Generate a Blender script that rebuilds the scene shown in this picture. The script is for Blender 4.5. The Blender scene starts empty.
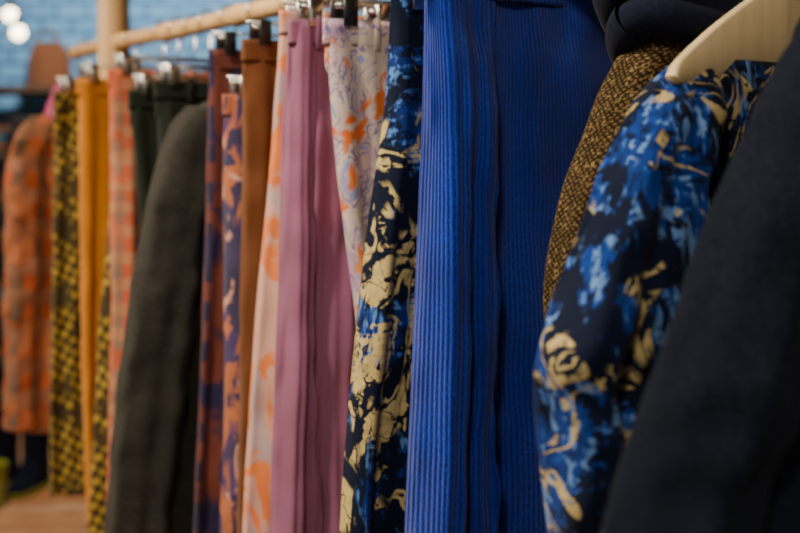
import bpy, bmesh, math, random
from mathutils import Vector, noise
random.seed(4)
S = bpy.context.scene
RZ = 1.61            # rail height
ANG = math.radians(214.6)   # garment local X axis (towards the aisle) ; local Y runs along the rail to its near end
def railpt(Y): return (1.171-0.689*Y, Y)

# ------------------------------------------------------------------ materials
class NT:
    def __init__(s, name):
        s.m = bpy.data.materials.new(name); s.m.use_nodes = True
        s.t = s.m.node_tree; s.b = s.t.nodes['Principled BSDF']
        s.tc = s.t.nodes.new('ShaderNodeTexCoord')
    def n(s, typ, **kw):
        x = s.t.nodes.new(typ)
        for k, v in kw.items(): setattr(x, k, v)
        return x
    def l(s, a, b): s.t.links.new(a, b)
    def coord(s, which='Object', scale=(1,1,1), rot=(0,0,0), loc=(0,0,0)):
        mp = s.n('ShaderNodeMapping'); s.l(s.tc.outputs[which], mp.inputs[0])
        mp.inputs['Scale'].default_value = scale; mp.inputs['Rotation'].default_value = rot
        mp.inputs['Location'].default_value = loc
        return mp.outputs[0]
    def z(s):
        x = s.n('ShaderNodeSeparateXYZ'); s.l(s.tc.outputs['Object'], x.inputs[0]); return x.outputs[2]
    def noise(s, vec, scale, detail=3, dist=0, rough=.5):
        x = s.n('ShaderNodeTexNoise'); s.l(vec, x.inputs['Vector'])
        x.inputs['Scale'].default_value = scale; x.inputs['Detail'].default_value = detail
        x.inputs['Distortion'].default_value = dist; x.inputs['Roughness'].default_value = rough
        return x.outputs['Fac']
    def wave(s, vec, scale, dirn='X', dist=0, prof='SIN'):
        x = s.n('ShaderNodeTexWave'); x.bands_direction = dirn; x.wave_profile = prof
        s.l(vec, x.inputs['Vector']); x.inputs['Scale'].default_value = scale
        x.inputs['Distortion'].default_value = dist
        return x.outputs['Fac']
    def ramp(s, fac, a, b):
        x = s.n('ShaderNodeMapRange'); x.clamp = True
        s.l(fac, x.inputs[0]); x.inputs[1].default_value = a; x.inputs[2].default_value = b
        return x.outputs[0]
    def math(s, op, a, b=None):
        x = s.n('ShaderNodeMath', operation=op)
        for i, v in enumerate((a, b)):
            if v is None: continue
            if isinstance(v, (int, float)): x.inputs[i].default_value = v
            else: s.l(v, x.inputs[i])
        return x.outputs[0]
    def mix(s, fac, a, b, mode='MIX'):
        x = s.n('ShaderNodeMix', data_type='RGBA', blend_type=mode)
        if isinstance(fac, (int, float)): x.inputs[0].default_value = fac
        else: s.l(fac, x.inputs[0])
        for i, v in ((6, a), (7, b)):
            if isinstance(v, tuple): x.inputs[i].default_value = (*v, 1) if len(v) == 3 else v
            else: s.l(v, x.inputs[i])
        return x.outputs[2]
    def fin(s, col, rough=.85, bump=None, bstr=.3, bdist=.002, sheen=.15, metal=0, spec=.2):
        if isinstance(col, tuple): s.b.inputs['Base Color'].default_value = (*col, 1)
        else: s.l(col, s.b.inputs['Base Color'])
        s.b.inputs['Roughness'].default_value = rough
        s.b.inputs['Metallic'].default_value = metal
        s.b.inputs['Specular IOR Level'].default_value = spec
        s.b.inputs['Sheen Weight'].default_value = sheen
        s.b.inputs['Sheen Roughness'].default_value = .5
        if bump is not None:
            x = s.n('ShaderNodeBump'); s.l(bump, x.inputs['Height'])
            x.inputs['Strength'].default_value = bstr; x.inputs['Distance'].default_value = bdist
            s.l(x.outputs[0], s.b.inputs['Normal'])
        return s.m

def plain_cloth(name, col, var=.25, sheen=.15, rough=.85, fib=260, bstr=.25, spec=.2):
    t = NT(name); o = t.coord()
    f = t.noise(o, fib, 2); g = t.noise(o, 9, 3)
    dark = tuple(c*(1-var) for c in col); lite = tuple(min(1, c*(1+var)) for c in col)
    c = t.mix(t.ramp(f, .3, .7), dark, lite); c = t.mix(t.ramp(g, .3, .8), c, tuple(x*.85 for x in col))
    return t.fin(c, rough, f, bstr, .001, sheen, 0, spec)

def corduroy(name, col):
    t = NT(name); uv = t.coord('UV')
    w = t.wave(uv, 45, 'X', .5)       # wales ~7 mm
    fz = t.noise(t.coord('UV', (520, 190, 1)), 1, 4, 0, .75)
    dk = tuple(c*.22 for c in col); lt = tuple(min(1, c*1.9+.006) for c in col)
    c = t.mix(t.ramp(t.math('ADD', w, t.math('MULTIPLY', t.math('SUBTRACT', fz, .5), 1.5)), .0, .6), dk, col)
    c = t.mix(t.math('MULTIPLY', t.ramp(fz, .48, .72), .7), c, lt)
    c = t.mix(t.ramp(t.noise(t.coord('Object', (1, 1, .35)), 22, 4), .42, .72), c, tuple(x*.50 for x in col))
    h = t.math('ADD', w, t.math('MULTIPLY', fz, 1.0))
    return t.fin(c, 1.0, h, .8, .002, .22, 0, .04)

def brush_print(name, base, mid, light, cream, seed=0, sc=1.0, cthr=.50, zband=None, bthr=.62, csc=1.0, bluethr=.53, lw=1.0):
    t = NT(name)
    o = t.coord('Object', (1, 1, .62), (.25, .3, .45), (seed, seed*.7, seed*.3))
    n1 = t.noise(o, 10*sc, 3, .9, .55); n2 = t.noise(t.coord('Object', (1, 1, .8), (0, -.6, 0), (seed+3, 1, 2)), 9*sc*csc, 2.5, 1.4)
    n3 = t.noise(t.coord('Object', (1.6, 1.6, .5), (0, .5, 0), (seed+7, 4, 2)), 24*sc, 4, .7, .65)
    n4 = t.noise(t.coord('Object', (1, 1, 1), (0, 0, 0), (seed+1, 9, 2)), 8*sc*csc, 2, .5)
    st1 = t.noise(t.coord('Object', (1, 1, .14), (0, .55, 0), (seed, 0, 0)), 120, 3, .5)
    st2 = t.noise(t.coord('Object', (.18, 1, 1), (0, .35, 0), (seed+4, 0, 0)), 110, 3, .5)
    streak = t.mix(t.ramp(n4, .48, .52), st1, st2)
    sb = t.math('SUBTRACT', streak, .5)
    m1 = t.ramp(t.math('ADD', n1, t.math('MULTIPLY', sb, .35)), bluethr, bluethr+.04)
    c = t.mix(t.math('MULTIPLY', m1, t.ramp(streak, .25, .6)), base, mid)
    m1b = t.ramp(t.math('ADD', n3, t.math('MULTIPLY', sb, .8)), .56, .63)
    c = t.mix(t.math('MULTIPLY', m1b, t.ramp(n1, bluethr-.04, bluethr+.03)), c, light)
    gate = n4
    if zband:   # cream motifs concentrated in one height band of the garment
        zz = t.ramp(t.math('ABSOLUTE', t.math('SUBTRACT', t.z(), zband[0])), zband[1], zband[1]*.5)
        gate = t.math('ADD', n4, t.math('MULTIPLY', t.math('SUBTRACT', zz, 1), zband[2]))
    ridge = t.math('ABSOLUTE', t.math('SUBTRACT', n2, .5))
    rr = t.math('ADD', ridge, t.math('MULTIPLY', sb, .03))
    g = t.ramp(gate, cthr, cthr+.03)
    line = t.math('MULTIPLY', t.ramp(rr, .018*lw, .010*lw), g)
    blob = t.math('MULTIPLY', t.ramp(t.math('ADD', n2, t.math('MULTIPLY', sb, .22)), bthr-.02, bthr), t.ramp(gate, cthr-.06, cthr-.03))
    m = t.math('MAXIMUM', line, blob)
    # dark drawn lines inside the cream motifs
    n5 = t.noise(t.coord('Object', (1, 1, .8), (0, .3, 0), (seed+2, 3, 5)), 20*sc*csc, 2, 1.2)
    inner = t.ramp(t.math('ABSOLUTE', t.math('SUBTRACT', n5, .5)), .006, .014)
    m = t.math('MULTIPLY', m, inner)
    creamv = t.mix(t.ramp(streak, .3, .6), tuple(x*.6 for x in cream), cream)
    c = t.mix(m, c, creamv)
    f = t.noise(t.coord(), 300, 2)
    c = t.mix(t.math('MULTIPLY', f, .25), c, tuple(x*.5 for x in base))
    return t.fin(c, .9, f, .25, .001, .04, 0, .1)

def plaid(name, base, stripe1, stripe2, sz=0.06, blot=None, cov=.5, bs=9, dist=1.0):
    t = NT(name)
    k = 0.314/ sz
    uv = t.coord('UV')
    a = t.ramp(t.wave(uv, k, 'X', dist), cov, cov+.15); b = t.ramp(t.wave(uv, k*.9, 'Y', dist), cov, cov+.15)
    c = t.mix(t.math('MULTIPLY', a, .8), base, stripe1)
    c = t.mix(t.math('MULTIPLY', b, .8), c, stripe2)
    if blot:
        c = t.mix(t.ramp(t.noise(t.coord(), bs, 3, 1), .52, .6), c, blot)
    f = t.noise(t.coord(), 240, 2)
    c = t.mix(t.math('MULTIPLY', f, .3), c, tuple(x*.4 for x in base))
    return t.fin(c, .85, f, .3, .001, .1)

def hound(name, yel, blk, sz=.02):
    t = NT(name); uv = t.coord('UV', (1, 1, 1), (0, 0, .5))
    a = t.wave(uv, .314/sz, 'X', 2.6); b = t.wave(uv, .314/sz, 'Y', 2.6)
    m = t.ramp(t.math('ADD', a, b), .65, 1.05)
    m = t.math('MAXIMUM', m, t.ramp(t.noise(t.coord(), 16, 3, 1), .50, .60))
    c = t.mix(t.math('MULTIPLY', m, .92), yel, blk)
    return t.fin(c, .85, t.noise(t.coord(), 240, 2), .3, .001, .1)

def blotch(name, base, cols, sc=1, seed=0, thr=.54):
    t = NT(name); c = base
    for i, cc in enumerate(cols):
        th = cc[3] if len(cc) > 3 else thr
        o = t.coord('Object', (1, 1, .55), (0, .35*(-1)**i, .2), (seed+i*3.1, i*1.7, seed))
        n = t.noise(o, (9+3*i)*sc, 3, 1.2)
        c = t.mix(t.ramp(n, th, th+.05), c, cc[:3])
    f = t.noise(t.coord(), 260, 2)
    c = t.mix(t.math('MULTIPLY', f, .15), c, (.3, .25, .22))
    return t.fin(c, .8, f, .2, .001, .12)

def lineprint(name, base, orange, grey, sc=1, seed=0):
    t = NT(name)
    n = t.noise(t.coord('Object', (1, 1, .7), (0, .4, 0), (seed, 0, 0)), 8*sc, 2.5, 1.2)
    n2 = t.noise(t.coord('Object', (1, 1, .7), (0, -.5, 0), (seed+5, 0, 3)), 12*sc, 2, 2.2)
    n3 = t.noise(t.coord('Object', (1, 1, 1), (0, 0, 0), (seed+9, 0, 3)), 9*sc, 2, 1)
    c = t.mix(t.ramp(n3, .5, .56), base, (.45, .30, .38))
    c = t.mix(t.ramp(n2, .60, .63), c, (.26, .28, .48))
    r2 = t.math('ABSOLUTE', t.math('SUBTRACT', n2, .5))
    c = t.mix(t.ramp(r2, .026, .014), c, grey)
    m = t.ramp(n, .545, .57)
    c = t.mix(m, c, t.mix(t.ramp(n3, .45, .6), orange, (.58, .22, .04)))
    f = t.noise(t.coord(), 260, 2)
    return t.fin(c, .8, f, .2, .001, .1)

def tweed(name):
    t = NT(name); uv = t.coord('UV', (1, 1, 1), (0, 0, .78))
    a = t.wave(uv, 70, 'X', 2.0); b = t.wave(uv, 70, 'Y', 2.0)
    h = t.math('MULTIPLY', a, b)
    n = t.noise(t.coord(), 230, 3, .5)
    m = t.ramp(t.math('ADD', h, t.math('SUBTRACT', n, .5)), .12, .5)
    c = t.mix(m, (.014, .009, .004), (.115, .068, .020))
    c = t.mix(t.ramp(n, .57, .66), c, (.23, .155, .06))
    return t.fin(c, .9, m, .8, .0015, .03, 0, .1)

def woodmat(name, a, b, sc=1):
    t = NT(name); o = t.coord('Object', (18*sc, 18*sc, 2*sc))
    n = t.noise(o, 3, 4, 1.5); c = t.mix(t.ramp(n, .3, .7), a, b)
    return t.fin(c, .5, n, .15, .002, 0)

M = {}
M['cord'] = corduroy('blue_corduroy', (.004, .036, .42))
M['navyprint'] = brush_print('navy_brush_print', (.005, .009, .026), (.008, .038, .24), (.10, .24, .54), (.64, .50, .20), 2.2, 1.25, .485, (-.64, .50, .16), .585, .85, .545, 1.6)
M['navyprint2'] = brush_print('navy_brush_print_b', (.005, .009, .028), (.008, .050, .30), (.14, .28, .56), (.64, .50, .21), 7.1, 1.5, .52, None, .625, 1.0, .52, 1.2)
M['coat'] = plain_cloth('coat_wool', (.0072, .0098, .0180), .6, .03, 1.0, 300, .8, .06)
M['hood'] = plain_cloth('hood_jersey', (.007, .009, .022), .4, .03, 1, 260, .25, .08)
M['tweed'] = tweed('brown_tweed')
M['mauve'] = plain_cloth('mauve_cotton', (.265, .098, .170), .08, .12, .85, 300, .12, .12)
M['cream'] = lineprint('cream_print', (.56, .45, .40), (.66, .13, .025), (.20, .16, .34), 1.8, 3.3)
M['peach'] = blotch('peach_print', (.62, .33, .25), [(.78, .16, .025, .51), (.46, .32, .32, .54), (.74, .18, .03, .53)], 1.1, 6, .52)
M['rust'] = plain_cloth('rust_cotton', (.14, .046, .011), .12, .12, .8)
M['purpleprint'] = blotch('purple_print', (.040, .022, .12), [(.42, .12, .04, .50), (.02, .016, .07, .50), (.60, .30, .22, .59)], 1.5, 12, .55)
M['navyplaid'] = plaid('navy_rust_plaid', (.018, .014, .045), (.20, .045, .016), (.15, .035, .02), .06, (.020, .014, .055), .42, 7)
M['charcoal'] = plain_cloth('charcoal_wool', (.034, .032, .027), .6, .04, .95, 300, .5, .1)
M['olive'] = plain_cloth('olive_cotton', (.010, .015, .008), .2, .05)
M['salmon'] = plaid('salmon_plaid', (.52, .11, .045), (.22, .20, .15), (.50, .24, .12), .045, (.55, .12, .05), .45, 7, 2.5)
M['yb'] = hound('yellow_black_check', (.42, .28, .03), (.020, .016, .012), .022)
M['mustard'] = plain_cloth('mustard_cotton', (.56, .20, .008), .08, .15, .8)
M['orangeplaid'] = plaid('orange_plaid', (.50, .10, .03), (.10, .12, .09), (.36, .17, .10), .075, (.52, .17, .07), .40, 14, 2.0)
M['pink'] = plain_cloth('pink_cotton', (.50, .07, .22), .1)
M['wood'] = woodmat('beech', (.74, .58, .32), (.66, .49, .25), .6)
M['pole'] = woodmat('pine_pole', (.78, .50, .24), (.60, .34, .13), .5)
t = NT('steel'); M['steel'] = t.fin((.6, .58, .55), .25, metal=1, sheen=0)
t = NT('black_plastic'); M['black'] = t.fin((.012, .012, .013), .35, sheen=0, spec=.5)

# ------------------------------------------------------------------ mesh builder
class MB:
    def __init__(s): s.v = []; s.f = []; s.mi = []; s.uv = []; s.mats = []
    def mat(s, key):
        m = M[key]
        if m not in s.mats: s.mats.append(m)
        return s.mats.index(m)
    def grid(s, rows, uvs, mi, closed=True):
        n = len(rows[0]); b = len(s.v)
        for r in rows: s.v.extend(r)
        for i in range(len(rows)-1):
            for j in range(n if closed else n-1):
                k = (j+1) % n
                s.f.append((b+i*n+j, b+i*n+k, b+(i+1)*n+k, b+(i+1)*n+j)); s.mi.append(mi)
                uj = uvs[i]; uk = uvs[i+1]
                s.uv.append((uj[j], uj[j+1] if j+1 < len(uj) else uj[j], uk[j+1] if j+1 < len(uk) else uk[j], uk[j]))
    def tube(s, pts, r, key, seg=12, cap=True):
        mi = s.mat(key); pts = [Vector(p) for p in pts]; rows = []; uvs = []
        up = None
        for i, p in enumerate(pts):
            d = (pts[min(i+1, len(pts)-1)]-pts[max(i-1, 0)]).normalized()
            if up is None: up = Vector((0, 0, 1)) if abs(d.z) < .9 else Vector((1, 0, 0))
            x = d.cross(up).normalized(); up = x.cross(d).normalized()
            rr = r[i] if isinstance(r, (list, tuple)) else r
            if not isinstance(rr, (list, tuple)): rr = (rr, rr)
            rows.append([tuple(p + x*rr[0]*math.cos(a) + up*rr[1]*math.sin(a)) for a in [2*math.pi*j/seg for j in range(seg)]])
            uvs.append([(j/seg, i*.1) for j in range(seg+1)])
        b = len(s.v); s.grid(rows, uvs, mi)
        if cap:
            for off, rev in ((0, True), (len(rows)-1, False)):
                f = [b+off*seg+j for j in range(seg)]
                if rev: f = f[::-1]
                s.f.append(tuple(f)); s.mi.append(mi); s.uv.append(tuple((0, 0) for _ in f))
    def box(s, c, d, key, rotx=0):
        mi = s.mat(key); b = len(s.v); bev = min(d)*.18
        rows = []
        hx, hy, hz = d[0]/2, d[1]/2, d[2]/2
        for z, ins in ((-hz, bev), (-hz+bev, 0), (hz-bev, 0), (hz, bev)):
            x, y = hx-ins, hy-ins
            q = bev
            r = [(x-q, y), (x, y-q), (x, -y+q), (x-q, -y), (-x+q, -y), (-x, -y+q), (-x, y-q), (-x+q, y)]
            rows.append([(c[0]+p[0], c[1]+p[1], c[2]+z) for p in r])
        uvs = [[(j/8, i/4) for j in range(9)] for i in range(4)]
        s.grid(rows, uvs, mi)
        for off, rev in ((0, False), (3, True)):
            f = [b+off*8+j for j in range(8)]
            if rev: f = f[::-1]
            s.f.append(tuple(f)); s.mi.append(mi); s.uv.append(tuple((0, 0) for _ in f))
    def board(s, top, bot, yc, th, key):
        mi = s.mat(key); rows = []; n = len(top); e = .0025
        for i in range(n):
            x = top[i][0]; zt = top[i][1]; zb = bot[i][1]; y = yc[i]
            rows.append([(x, y-th/2+e, zt), (x, y+th/2-e, zt), (x, y+th/2, zt-e), (x, y+th/2, zb+e), (x, y+th/2-e, zb), (x, y-th/2+e, zb), (x, y-th/2, zb+e), (x, y-th/2, zt-e)])
        b = len(s.v); s.grid(rows, [[(j/8, i*.05) for j in range(9)] for i in range(n)], mi)
        for off in (0, n-1):
            f = tuple(b+off*8+j for j in range(8)); s.f.append(f); s.mi.append(mi); s.uv.append(tuple((0, 0) for _ in f))
    def build(s, name, loc=(0, 0, 0), rot=0, smooth=True):
        me = bpy.data.meshes.new(name); me.from_pydata([tuple(p) for p in s.v], [], s.f)
        for m in s.mats: me.materials.append(m)
        uvl = me.uv_layers.new(name='UVMap')
        for p, mi, uv in zip(me.polygons, s.mi, s.uv):
            p.material_index = mi; p.use_smooth = smooth
            for li, c in zip(p.loop_indices, uv): uvl.data[li].uv = c
        bm = bmesh.new(); bm.from_mesh(me); bmesh.ops.recalc_face_normals(bm, faces=bm.faces); bm.to_mesh(me); bm.free()
        o = bpy.data.objects.new(name, me); S.collection.objects.link(o)
        o.location = loc; o.rotation_euler = (0, 0, rot)
        return o

def interp(st, z):
    n = len(st)
    if z >= st[0][0]: return st[0][1:]
    if z <= st[-1][0]: return st[-1][1:]
    for i in range(n-1):
        if st[i][0] >= z >= st[i+1][0]: break
    h = st[i+1][0]-st[i][0]; t = (z-st[i][0])/h
    out = []
    for k in range(1, len(st[0])):
        d = (st[i+1][k]-st[i][k])/h
        dp = (st[i][k]-st[i-1][k])/(st[i][0]-st[i-1][0]) if i > 0 else d
        dn = (st[i+2][k]-st[i+1][k])/(st[i+2][0]-st[i+1][0]) if i < n-2 else d
        m0 = 0 if dp*d <= 0 else 2*dp*d/(dp+d); m1 = 0 if dn*d <= 0 else 2*dn*d/(dn+d)
        t2, t3 = t*t, t*t*t
        out.append((2*t3-3*t2+1)*st[i][k]+(t3-2*t2+t)*h*m0+(-2*t3+3*t2)*st[i+1][k]+(t3-t2)*h*m1)
    return out

def loft(mb, st, key, nf=3, a0=0, a1=.02, ph=0., crump=.004, cz=9, rows=90, seg=120, lip=True, wav=.8, grow=0):
    """st: (z, aisle edge, inner edge, thickness, offset along rail)"""
    mi = mb.mat(key); z0, z1 = st[0][0], st[-1][0]
    R = []; U = []
    def ring(z, shrink=1.0, zz=None):
        aL, aR, th, vc = interp(st, z); cx = (aL+aR)/2; hw = abs(aL-aR)/2*shrink+grow; ht = th/2*shrink+grow
        f = (z0-z)/(z0-z1); amp = a0+(a1-a0)*f**.8; r = []
        for j in range(seg):
            t = 2*math.pi*j/seg; c, s_ = math.cos(t), math.sin(t)
            q = math.copysign(abs(c)**.75, c); x = cx+hw*q; y0 = math.copysign(abs(s_)**.7, s_)
            F = math.sin(math.pi*nf*q+ph+wav*math.sin(3.1*z+ph)) + .45*math.sin(math.pi*nf*2.3*q+ph*2+wav*1.3*math.sin(2.2*z+1))
            N = noise.noise(Vector((x*11+ph*5, y0*.9, z*cz))) + .5*noise.noise(Vector((x*26+ph*3, y0*1.3, z*cz*2.1+4)))
            y = vc+ht*y0+amp*F+crump*N*1.4
            x2 = x+crump*N*abs(q)*q*1.2
            r.append((x2, y, z if zz is None else zz))
        return r
    if lip: R.append(ring(z0, .88, z0-.012)); U.append(z0)
    for i in range(rows+1):
        z = z0+(z1-z0)*i/rows; R.append(ring(z)); U.append(z)
    if lip: R.append(ring(z1, .9, z1+.015)); U.append(z1)
    ref = R[len(R)//2]; acc = [0]
    for j in range(seg):
        p, q = ref[j], ref[(j+1) % seg]; acc.append(acc[-1]+math.dist(p, q))
    uvs = [[(a, z) for a in acc] for z in U]
    mb.grid(R, uvs, mi)

def hook(mb, zb, r=.0235):
    pts = []
    for k in range(0, 15):
        a = math.radians(-25+k*14.6)
        pts.append((r*math.cos(a), 0, r*math.sin(a)))
    pts += [(-r*.75, 0, -.013), (-.004, 0, -.028), (0, 0, min(-.034, zb+.01)), (0, 0, zb)]
    mb.tube(pts, .0019, 'steel', 8)

def place(mb, name, Y, jit=0):
    x, y = railpt(Y); return mb.build(name, (x, y, RZ), ANG+jit)

def clip_hanger(Y, ztop, aL, aR, name='clip_hanger', jit=0, ckey='steel'):
    mb = MB(); zb = min(-.036, ztop+.030)
    hook(mb, zb)
    lo, hi = min(aL, aR)+.02, max(aL, aR)-.02
    mb.tube([(lo-.015, 0, zb), (0.5*(lo+hi), 0, zb+.001), (hi+.015, 0, zb)], .003, 'steel', 8)
    for a in (lo+.01, hi-.01):
        for sgn in (-1, 1):
            mb.box((a, sgn*.0175, zb-.018), (.022, .004, .040), ckey)
        mb.box((a, 0, zb-.002), (.012, .030, .010), 'steel')
        mb.tube([(a-.014, 0, zb-.008), (a+.014, 0, zb-.008)], .005, 'steel', 10)
    place(mb, name, Y, jit)

def suit_hanger(Y, half, drop, apex, name='wooden_hanger', jit=0, thick=.012, tip=.016, arch=.3):
    """flat plywood hanger: sloping shoulders, almost straight lower edge, rounded tips"""
    mb = MB(); hook(mb, apex-.01)
    top = []; bot = []; yc = []
    for i in range(-24, 25):
        t = i/24; a = abs(t)
        zt = apex - drop*(.15*a*a+.85*a)
        zb = apex-drop-tip + drop*arch*(1-a)**1.0
        if a > .93:
            k = (a-.93)/.07; mid = (zt+zb)/2; hh = (zt-zb)/2*math.sqrt(max(.06, 1-k*k)); zt, zb = mid+hh, mid-hh
        top.append((half*t, zt)); bot.append((half*t, zb)); yc.append(.02*a*a)
    mb.board(top, bot, yc, thick, 'wood')
    place(mb, name, Y, jit)

def waistband(mb, st, key, h=.035, ph=0, loops=True):
    z0 = st[0][0]; v0 = interp(st, z0); v1 = interp(st, z0-h)
    loft(mb, [(z0+.002, *v0), (z0-h, *v1)], key, 1, 0, 0, ph, .0015, 9, 6, 120, True, .8, .003)
    if loops:
        for a in (.2, .5, .8):
            x = v0[0]+(v0[1]-v0[0])*a
            mb.box((x, v0[3]+v0[2]/2+.006, z0-h/2), (.010, .004, h+.010), key)

def trousers(name, Y, key, legA, legB, jit=0, nf=2, a1=.014, ph=0., crump=.004, band=True, hanger=True, ckey='steel', loops=True, hips=True):
    mb = MB()
    loft(mb, legA, key, nf, 0.001, a1, ph, crump)
    loft(mb, legB, key, nf, 0.001, a1, ph+1.3, crump)
    zt = legA[0][0]; l, r = legA[0][1], legB[0][2]; c = (legA[0][2]+legB[0][1])/2
    hip = [(zt, l, r, .026, 0), (zt-.06, l, r, .032, 0), (zt-.12, c+(l-c)*.6, c+(r-c)*.6, .030, 0), (zt-.22, c+.02, c-.02, .012, 0)]
    if hips: loft(mb, hip, key, 1.5, 0, .001, ph, .001, rows=30)
    if band: waistband(mb, hip, key, loops=loops)
    place(mb, name, Y, jit)
    if hanger: clip_hanger(Y, zt, legA[0][1], legB[0][2], jit=jit, ckey=ckey)

def std_legs(zt, zb, tl, bl, ml=None, w=.34, sep=.0):
    ml = ml if ml is not None else (tl+bl)/2
    zm = (zt+zb)/2; c = tl-w/2
    A = [(zt, tl, c, .024, 0), (zt-.2, tl*.7+ml*.3, c+.01, .05, .004), (zm, ml, c+.02, .05, .006), (zb, bl, c+.03, .045, .006)]
    B = [(zt, c, tl-w, .024, 0), (zt-.2, c-.01, tl-w-.005, .05, -.004), (zm, c-.005, tl-w, .05, -.006), (zb, c-.01, tl-w, .045, -.006)]
    return A, B

# ---- far garments
A, B = std_legs(-.13, -1.03, .190, .203, .197)
trousers('checked_trousers', 2.60, 'yb', A, B, ph=.4, jit=.03)
A, B = std_legs(-.11, -1.06, .192, .175, .188)
trousers('mustard_trousers', 2.46, 'mustard', A, B, ph=1.4)
A, B = std_legs(-.10, -1.12, .13, .205, .175)
trousers('checked_trousers', 2.395, 'yb', A, B, ph=2.4)
A, B = std_legs(-.10, -1.06, .183, .195, .180)
trousers('plaid_trousers', 2.325, 'salmon', A, B, ph=3.1, a1=.014)
A, B = std_legs(-.145, -1.1, .168, .11, .12, w=.32)
trousers('olive_trousers', 2.265, 'olive', A, B, ph=.9)
A, B = std_legs(-.13, -1.1, .155, .11, .12, w=.32)
trousers('olive_trousers', 2.185, 'olive', A, B, ph=1.9)
A, B = std_legs(-.09, -1.12, .158, .20, .175)
trousers('plaid_trousers', 1.98, 'navyplaid', A, B, ph=.2, ckey='black')
A, B = std_legs(-.17, -1.12, .163, .178, .160, w=.33)
trousers('print_trousers', 1.925, 'purpleprint', A, B, ph=4.2)
A, B = std_legs(-.085, -1.15, .165, .190, .174)
trousers('rust_trousers', 1.865, 'rust', A, B, ph=2.2, a1=.012, ckey='black')
A, B = std_legs(-.05, -1.12, .156, .230, .200)
trousers('tie_dye_trousers', 1.775, 'peach', A, B, ph=5.2, a1=.016)
A = [(-.076, .196, .15, .024, 0), (-.25, .205, .165, .050, .004), (-.55, .216, .168, .055, .01), (-1.12, .240, .160, .06, .01)]
B = [(-.076, .165, .02, .024, 0), (-.25, .172, .06, .05, .012), (-.55, .172, .10, .055, .016), (-1.12, .165, .085, .06, .016)]
trousers('mauve_trousers', 1.69, 'mauve', A, B, ph=.6, nf=1.4, a1=.010, crump=.006)
A, B = std_legs(-.083, -1.05, .190, .110, .134, w=.36)
trousers('print_trousers', 1.62, 'cream', A, B, ph=1.1, ckey='black')
A = [(-.03, .136, .03, .024, 0), (-.20, .146, .04, .05, 0), (-.39, .178, .06, .06, .002), (-.75, .218, .08, .06, 0), (-1.12, .235, .09, .06, 0)]
B = [(-.03, .04, -.19, .024, 0), (-.20, .05, -.20, .05, -.01), (-.75, .07, -.2, .05, -.01), (-1.12, .08, -.2, .05, -.01)]
trousers('navy_print_trousers', 1.55, 'navyprint', A, B, ph=2.9, nf=1.6, a1=.014)
# blue corduroy
A = [(-.035, .158, .06, .026, .004), (-.25, .167, .074, .050, .020), (-.70, .188, .086, .065, .026), (-1.08, .203, .088, .070, .026)]
B = [(-.035, .085, -.19, .026, .002), (-.25, .095, -.215, .050, .0), (-.70, .100, -.25, .065, -.002), (-1.08, .10, -.26, .07, -.002)]
trousers('corduroy_trousers', 1.465, 'cord', A, B, ph=.3, nf=1.5, a1=.018, crump=.006, loops=False, hips=False)

# ---- jackets
def jacket(name, Y, key, body, sleeve, collar=None, ckey=None, skey=None, ph=0., jit=0, right=True, nf=1.5, a1=.014, crump=.006, scr=.009, sa=.004, snf=1):
    mb = MB()
    loft(mb, body, key, nf, .001, a1, ph, crump)
    loft(mb, sleeve, skey or key, snf, 0, sa, ph+1, scr, 13, 100, 120)
    e = sleeve[-1]; p = interp(sleeve, e[0]+.03)
    loft(mb, [(e[0]+.03, *p), (e[0]-.002, *e[1:])], skey or key, 1, 0, .003, ph+1, .002, 13, 6, 60, True, .8, .003)
    if right:
        loft(mb, [(s[0], -s[1], -s[2], s[3], s[4]) for s in sleeve], skey or key, 1, 0, .003, ph+2, scr, 13, 70, 80)
    if collar:
        zc, hc, w = collar
        loft(mb, [(zc+hc, w*.9, -w*.9, .075, .0), (zc+hc*.6, w*1.05, -w*1.05, .085, .0), (zc, w*1.25, -w*1.25, .10, 0), (zc-.03, w*1.3, -w*1.3, .09, 0)], ckey or key, 1, 0, 0, ph, .003, 9, 16, 80)
    place(mb, name, Y, jit)

body = [(-.15, .05, -.05, .05, 0), (-.175, .12, -.12, .08, 0), (-.22, .15, -.15, .10, 0), (-.4, .16, -.16, .10, 0), (-.97, .18, -.18, .10, 0)]
slv = [(-.175, .14, .08, .04, 0), (-.21, .175, .09, .07, .005), (-.31, .202, .11, .08, .01), (-.6, .208, .12, .08, .01), (-.95, .208, .13, .08, .012)]
jacket('plaid_jacket', 2.88, 'orangeplaid', body, slv, (-.17, .08, .085), 'pink', ph=1)
suit_hanger(2.88, .10, .05, -.11, tip=.01)
# charcoal blazer
body = [(-.15, .06, -.06, .05, 0), (-.18, .12, -.12, .08, 0), (-.24, .155, -.155, .10, 0), (-.45, .18, -.18, .11, 0), (-.95, .22, -.22, .12, 0)]
slv = [(-.18, .140, .08, .04, 0), (-.215, .172, .09, .07, .005), (-.28, .200, .10, .085, .01), (-.40, .232, .12, .09, .015), (-.75, .286, .17, .09, .02), (-1.0, .302, .20, .09, .02)]
jacket('charcoal_blazer', 2.085, 'charcoal', body, slv, (-.17, .06, .075), ph=2, scr=.006, crump=.004, sa=.008)
suit_hanger(2.085, .10, .05, -.11, tip=.01)
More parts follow.
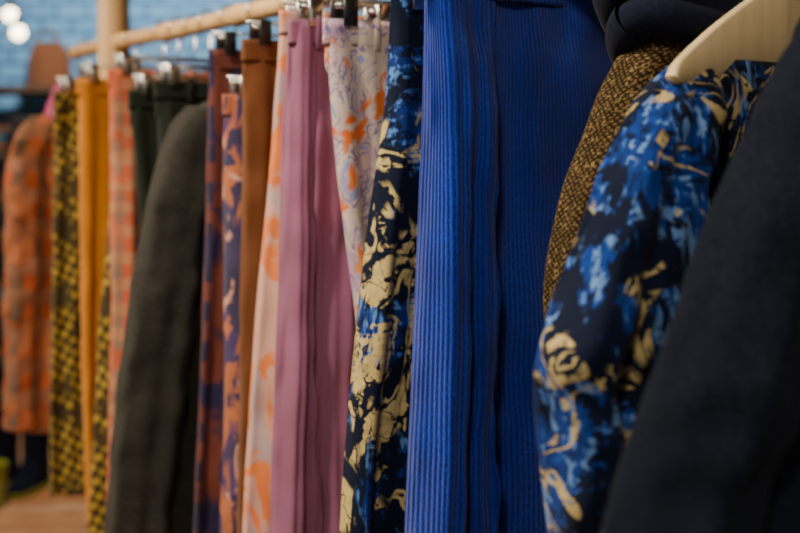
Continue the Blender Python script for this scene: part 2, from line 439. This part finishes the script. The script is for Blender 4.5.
# hooded jacket with tweed sleeves
body = [(-.12, .06, -.08, .05, 0), (-.145, .11, -.13, .08, 0), (-.2, .13, -.18, .08, 0), (-.4, .14, -.18, .08, 0), (-.9, .16, -.2, .09, 0)]
slv = [(-.135, .10, .03, .04, .01), (-.165, .134, .05, .07, .015), (-.23, .175, .085, .07, .015), (-.32, .214, .14, .065, .01), (-.40, .230, .16, .06, .005), (-.46, .222, .15, .055, .0), (-.60, .18, .12, .05, -.01), (-.72, .16, .10, .05, -.01)]
jacket('hooded_jacket', 1.215, 'hood', body, slv, None, skey='tweed', ph=3, scr=.005)
hood = bpy.data.objects['hooded_jacket']
mb = MB()
for k, (zc, aa, rr, vv) in enumerate([(-.140, .152, .024, .02), (-.108, .146, .032, .01), (-.075, .12, .030, -.005), (-.06, .085, .028, 0)]):
    pts = [(aa*math.cos(t)-.02, vv+.06*math.sin(t), zc+.014*math.sin(2*t+k)+.010*math.cos(t*3)) for t in [2*math.pi*i/60 for i in range(61)]]
    mb.tube(pts, [(rr*(1+.15*math.sin(i*.105*3+k)), rr*.85) for i in range(61)], 'hood', 18, False)
h = mb.build('hood'); h.parent = hood
# navy print jacket: body set back, sleeve swung forward in front of it
body = [(-.172, .12, -.13, .04, -.01), (-.20, .155, -.16, .06, -.015), (-.25, .165, -.18, .07, -.02), (-.45, .16, -.19, .07, -.025), (-.95, .18, -.21, .09, -.025)]
slv = [(-.180, .160, .11, .03, 0), (-.205, .197, .115, .055, .006), (-.26, .244, .14, .075, .012), (-.357, .304, .19, .08, .022), (-.457, .346, .23, .08, .026), (-.535, .338, .243, .075, .028), (-.64, .318, .235, .07, .025), (-.78, .30, .22, .07, .025)]
jacket('navy_print_jacket', 1.135, 'navyprint2', body, slv, None, ph=4, scr=.011, sa=.011, snf=1.6, a1=.02, nf=2)
suit_hanger(1.135, .188, .100, -.085, tip=.016, arch=.1)
# dark coat (nearest)
body = [(-.10, .10, -.10, .05, 0), (-.13, .16, -.16, .07, 0), (-.17, .19, -.19, .09, 0), (-.4, .22, -.22, .10, 0), (-1.0, .27, -.27, .12, 0)]
slv = [(-.13, .155, .10, .04, .01), (-.166, .200, .11, .07, .02), (-.206, .240, .12, .085, .025), (-.29, .300, .15, .09, .03), (-.37, .345, .18, .09, .03), (-.445, .384, .20, .09, .03), (-.525, .423, .23, .09, .03), (-.68, .455, .27, .09, .03), (-.82, .45, .28, .09, .03)]
jacket('wool_coat', 1.0, 'coat', body, slv, (-.12, .06, .07), ph=5, scr=.008, sa=.013, snf=1.8)
suit_hanger(1.0, .13, .05, -.06, tip=.01)

# ------------------------------------------------------------------ rack
mb = MB()
x0, y0 = railpt(.62); x1, y1 = railpt(2.95)
pts = []; rr = []
N = 120
for i in range(N+1):
    t = i/N
    pts.append((x0+(x1-x0)*t, y0+(y1-y0)*t, RZ+.0015*math.sin(t*23)))
    r = .0180+.0014*math.sin(t*51)+(.0035 if (i % 15) == 4 else 0)
    rr.append((r, r))
mb.tube(pts, rr, 'pole', 20)
for Y, h in ((2.715, 2.05), (.66, 2.05)):
    px, py = railpt(Y)
    mb.tube([(px, py, .03), (px, py, 1.0), (px, py, h-.01), (px, py, h)], [(.038, .038)]*3+[(.028, .028)], 'pole', 20)
    c, s_ = math.cos(ANG), math.sin(ANG)
    mb.tube([(px-.28*c, py-.28*s_, .03), (px, py, .032), (px+.28*c, py+.28*s_, .03)], .03, 'pole', 16)
mb.build('clothes_rack')

# ------------------------------------------------------------------ room
def slab(name, c, d, m):
    bm = bmesh.new(); bmesh.ops.create_cube(bm, size=1)
    for v in bm.verts: v.co = Vector((v.co.x*d[0], v.co.y*d[1], v.co.z*d[2]))
    me = bpy.data.meshes.new(name); bm.to_mesh(me); bm.free(); me.materials.append(m)
    o = bpy.data.objects.new(name, me); o.location = c; S.collection.objects.link(o); return o
t = NT('teal_brick'); o = t.coord('Object', (1, 1, 1), (math.pi/2, 0, 0))
br = t.n('ShaderNodeTexBrick'); t.l(o, br.inputs['Vector']); br.inputs['Scale'].default_value = 3
br.inputs['Color1'].default_value = (.10, .29, .50, 1); br.inputs['Color2'].default_value = (.20, .42, .64, 1); br.inputs['Mortar'].default_value = (.035, .12, .25, 1)
br.inputs['Mortar Size'].default_value = .035
c = t.mix(t.ramp(t.noise(t.coord(), 3, 4), .4, .7), br.outputs['Color'], (.12, .26, .44))
brick = t.fin(c, .7, br.outputs['Fac'], -.6, .01, 0)
t = NT('plank_floor'); o = t.coord('Object', (1, 1, 1))
br = t.n('ShaderNodeTexBrick'); t.l(o, br.inputs['Vector']); br.inputs['Scale'].default_value = 1.6
br.inputs['Color1'].default_value = (.45, .20, .08, 1); br.inputs['Color2'].default_value = (.80, .56, .38, 1); br.inputs['Mortar'].default_value = (.10, .05, .02, 1)
br.inputs['Mortar Size'].default_value = .006; br.inputs['Row Height'].default_value = .22; br.inputs['Brick Width'].default_value = 2
c = t.mix(t.ramp(t.noise(t.coord('Object', (2, 9, 1)), 3, 4), .40, .65), br.outputs['Color'], (.36, .16, .07))
floorm = t.fin(c, .4, sheen=0)
t = NT('dark_plaster'); wallm = t.fin(t.mix(t.noise(t.coord(), 3, 4), (.16, .13, .11), (.20, .165, .14)), .9, sheen=0)
t = NT('ceiling_paint'); ceilm = t.fin(t.mix(t.noise(t.coord(), 2, 3), (.22, .20, .18), (.27, .25, .22)), .9, sheen=0)
slab('floor', (-1, 2.2, -.05), (8, 8, .1), floorm)
slab('wall_back', (-1, 6.25, 1.5), (8, .1, 3), brick)
slab('wall_left', (-5.05, 2.2, 1.5), (.1, 8, 3), wallm)
slab('wall_right', (3.05, 2.2, 1.5), (.1, 8, 3), wallm)
slab('ceiling', (-1, 2.2, 3.05), (8, 8, .1), ceilm)
slab('baseboard_back', (-1, 6.19, .06), (7.9, .02, .12), M['wood'])

M['teal'] = plain_cloth('teal_knit', (.03, .10, .13)); M['dkbrown'] = plain_cloth('brown_knit', (.13, .045, .016))
M['dkwood'] = woodmat('walnut', (.06, .035, .02), (.09, .05, .03)); M['lime'] = plain_cloth('lime_rubber', (.30, .32, .02))
mb = MB()
for x in (-2.75, -1.62): mb.box((x, 5.85, .9), (.04, .4, 1.8), 'dkwood')
for z in (.12, .52, .92, 1.32, 1.66): mb.box((-2.185, 5.85, z), (1.10, .4, .035), 'dkwood')
mb.build('display_shelf', smooth=False)
mb = MB()
cols = ['teal', 'dkbrown', 'hood', 'olive', 'charcoal', 'rust']
for z in (.14, .54, .94, 1.34):
    for i, x in enumerate((-2.55, -2.2, -1.84)):
        for k in range(4):
            mb.box((x+random.uniform(-.01, .01), 5.83, z+.025+.045*k), (.30, .30, .043), cols[(i*2+k+int(z*7)) % 6])
mb.build('folded_clothes')
mb = MB()
loft(mb, [(1.92, -1.79, -1.92, .05, 5.85), (1.84, -1.74, -1.95, .13, 5.85), (1.68, -1.73, -1.96, .15, 5.85)], 'dkbrown', 1, 0, .01, 0, .006, rows=20, seg=60)
mb.tube([(-1.80+ -.06*(1-math.cos(a)), 5.85, 1.91+.07*math.sin(a)) for a in [math.pi*i/12 for i in range(13)]], .008, 'dkbrown', 8)
mb.build('tote_bag')

def boot(name, x, y, key, rot, h=.30):
    mb = MB()
    sh = [(h, .05, -.05, .11, 0), (h*.6, .048, -.05, .10, 0), (.12, .055, -.05, .095, 0), (.06, .10, -.055, .10, 0), (.03, .17, -.06, .105, 0), (.012, .175, -.06, .10, 0)]
    loft(mb, sh, key, 1, 0, 0, 0, .002, rows=30, seg=50)
    loft(mb, [(.022, .185, -.065, .11, 0), (.0, .18, -.062, .105, 0)], 'lime', 1, 0, 0, 0, 0, rows=3, seg=50)
    mb.build(name, (x, y, 0), rot)
boot('rubber_boot', -1.60, 4.50, 'hood', -1.9); boot('rubber_boot', -1.46, 4.46, 'hood', -1.8, .28)
boot('rubber_boot', -1.55, 4.22, 'lime', -1.7, .16); boot('rubber_boot', -1.32, 4.55, 'olive', -1.5, .3)

t = NT('lamp_glass'); t.b.inputs['Emission Color'].default_value = (1, .80, .52, 1); t.b.inputs['Emission Strength'].default_value = 12; M['glow'] = t.m
for x, z, y in ((-1.93, 2.02, 5.5), (-1.82, 1.91, 5.3)):
    mb = MB(); R = .034
    mb.tube([(0, 0, R*math.cos(math.pi*i/14)) for i in range(15)], [max(.002, R*math.sin(math.pi*i/14)) for i in range(15)], 'glow', 20)
    mb.tube([(0, 0, R-.005), (0, 0, R+.05)], .016, 'black', 14); mb.tube([(0, 0, R+.05), (0, 0, 3.0-z)], .004, 'black', 8)
    mb.build('pendant_lamp', (x, y, z))

def spot(x, y, tx, ty, tz, power, col, ang=80, rad=.10):
    z = 2.72; d = (Vector((tx, ty, tz))-Vector((x, y, z))).normalized()
    mb = MB()
    mb.tube([-d*.16, -d*.14, -d*.02], [.02, .055, .062], 'black', 18, False)
    mb.tube([(0, 0, .28), (0, 0, .10), tuple(-d*.12)], .010, 'black', 8)
    mb.build('unseen_spotlight', (x, y, z))
    L = bpy.data.lights.new('spot_beam', 'SPOT'); L.energy = power; L.color = col; L.spot_size = math.radians(ang); L.spot_blend = .8; L.shadow_soft_size = rad
    o = bpy.data.objects.new('spot_beam', L); S.collection.objects.link(o); o.location = (x, y, z)
    o.rotation_euler = d.to_track_quat('-Z', 'Y').to_euler()
    return o
spot(-1.15, .8, .1, 1.5, 1.1, 190, (1, .86, .68))
spot(-1.9, 1.6, -.3, 2.0, 1.1, 200, (1, .83, .61))
spot(-2.5, 2.6, -.9, 2.8, 1.0, 135, (1, .81, .57))
spot(-.35, -.7, .25, 1.4, 1.1, 100, (1, .88, .74), 70, .15)  # added fill from camera side, lifts the dark corduroy panel; no known fixture
spot(-1.2, 4.4, -1.2, 6.2, 1.9, 290, (1, .97, .92), 110)
spot(-1.5, 3.8, -1.4, 4.4, 0, 190, (1, .86, .68), 90)

w = bpy.data.worlds.new('shop_ambient'); S.world = w; w.use_nodes = True
w.node_tree.nodes['Background'].inputs[0].default_value = (1, .90, .78, 1); w.node_tree.nodes['Background'].inputs[1].default_value = .38

# ------------------------------------------------------------------ camera
cd = bpy.data.cameras.new('camera'); cam = bpy.data.objects.new('camera', cd); S.collection.objects.link(cam); S.camera = cam
cam.location = (0, 0, 1.35); cam.rotation_euler = (math.pi/2, 0, 0)
cd.lens = 50; cd.sensor_width = 36; cd.shift_y = -.1456; cd.clip_start = .02
cd.dof.use_dof = True; cd.dof.focus_distance = 1.25; cd.dof.aperture_fstop = 3.0
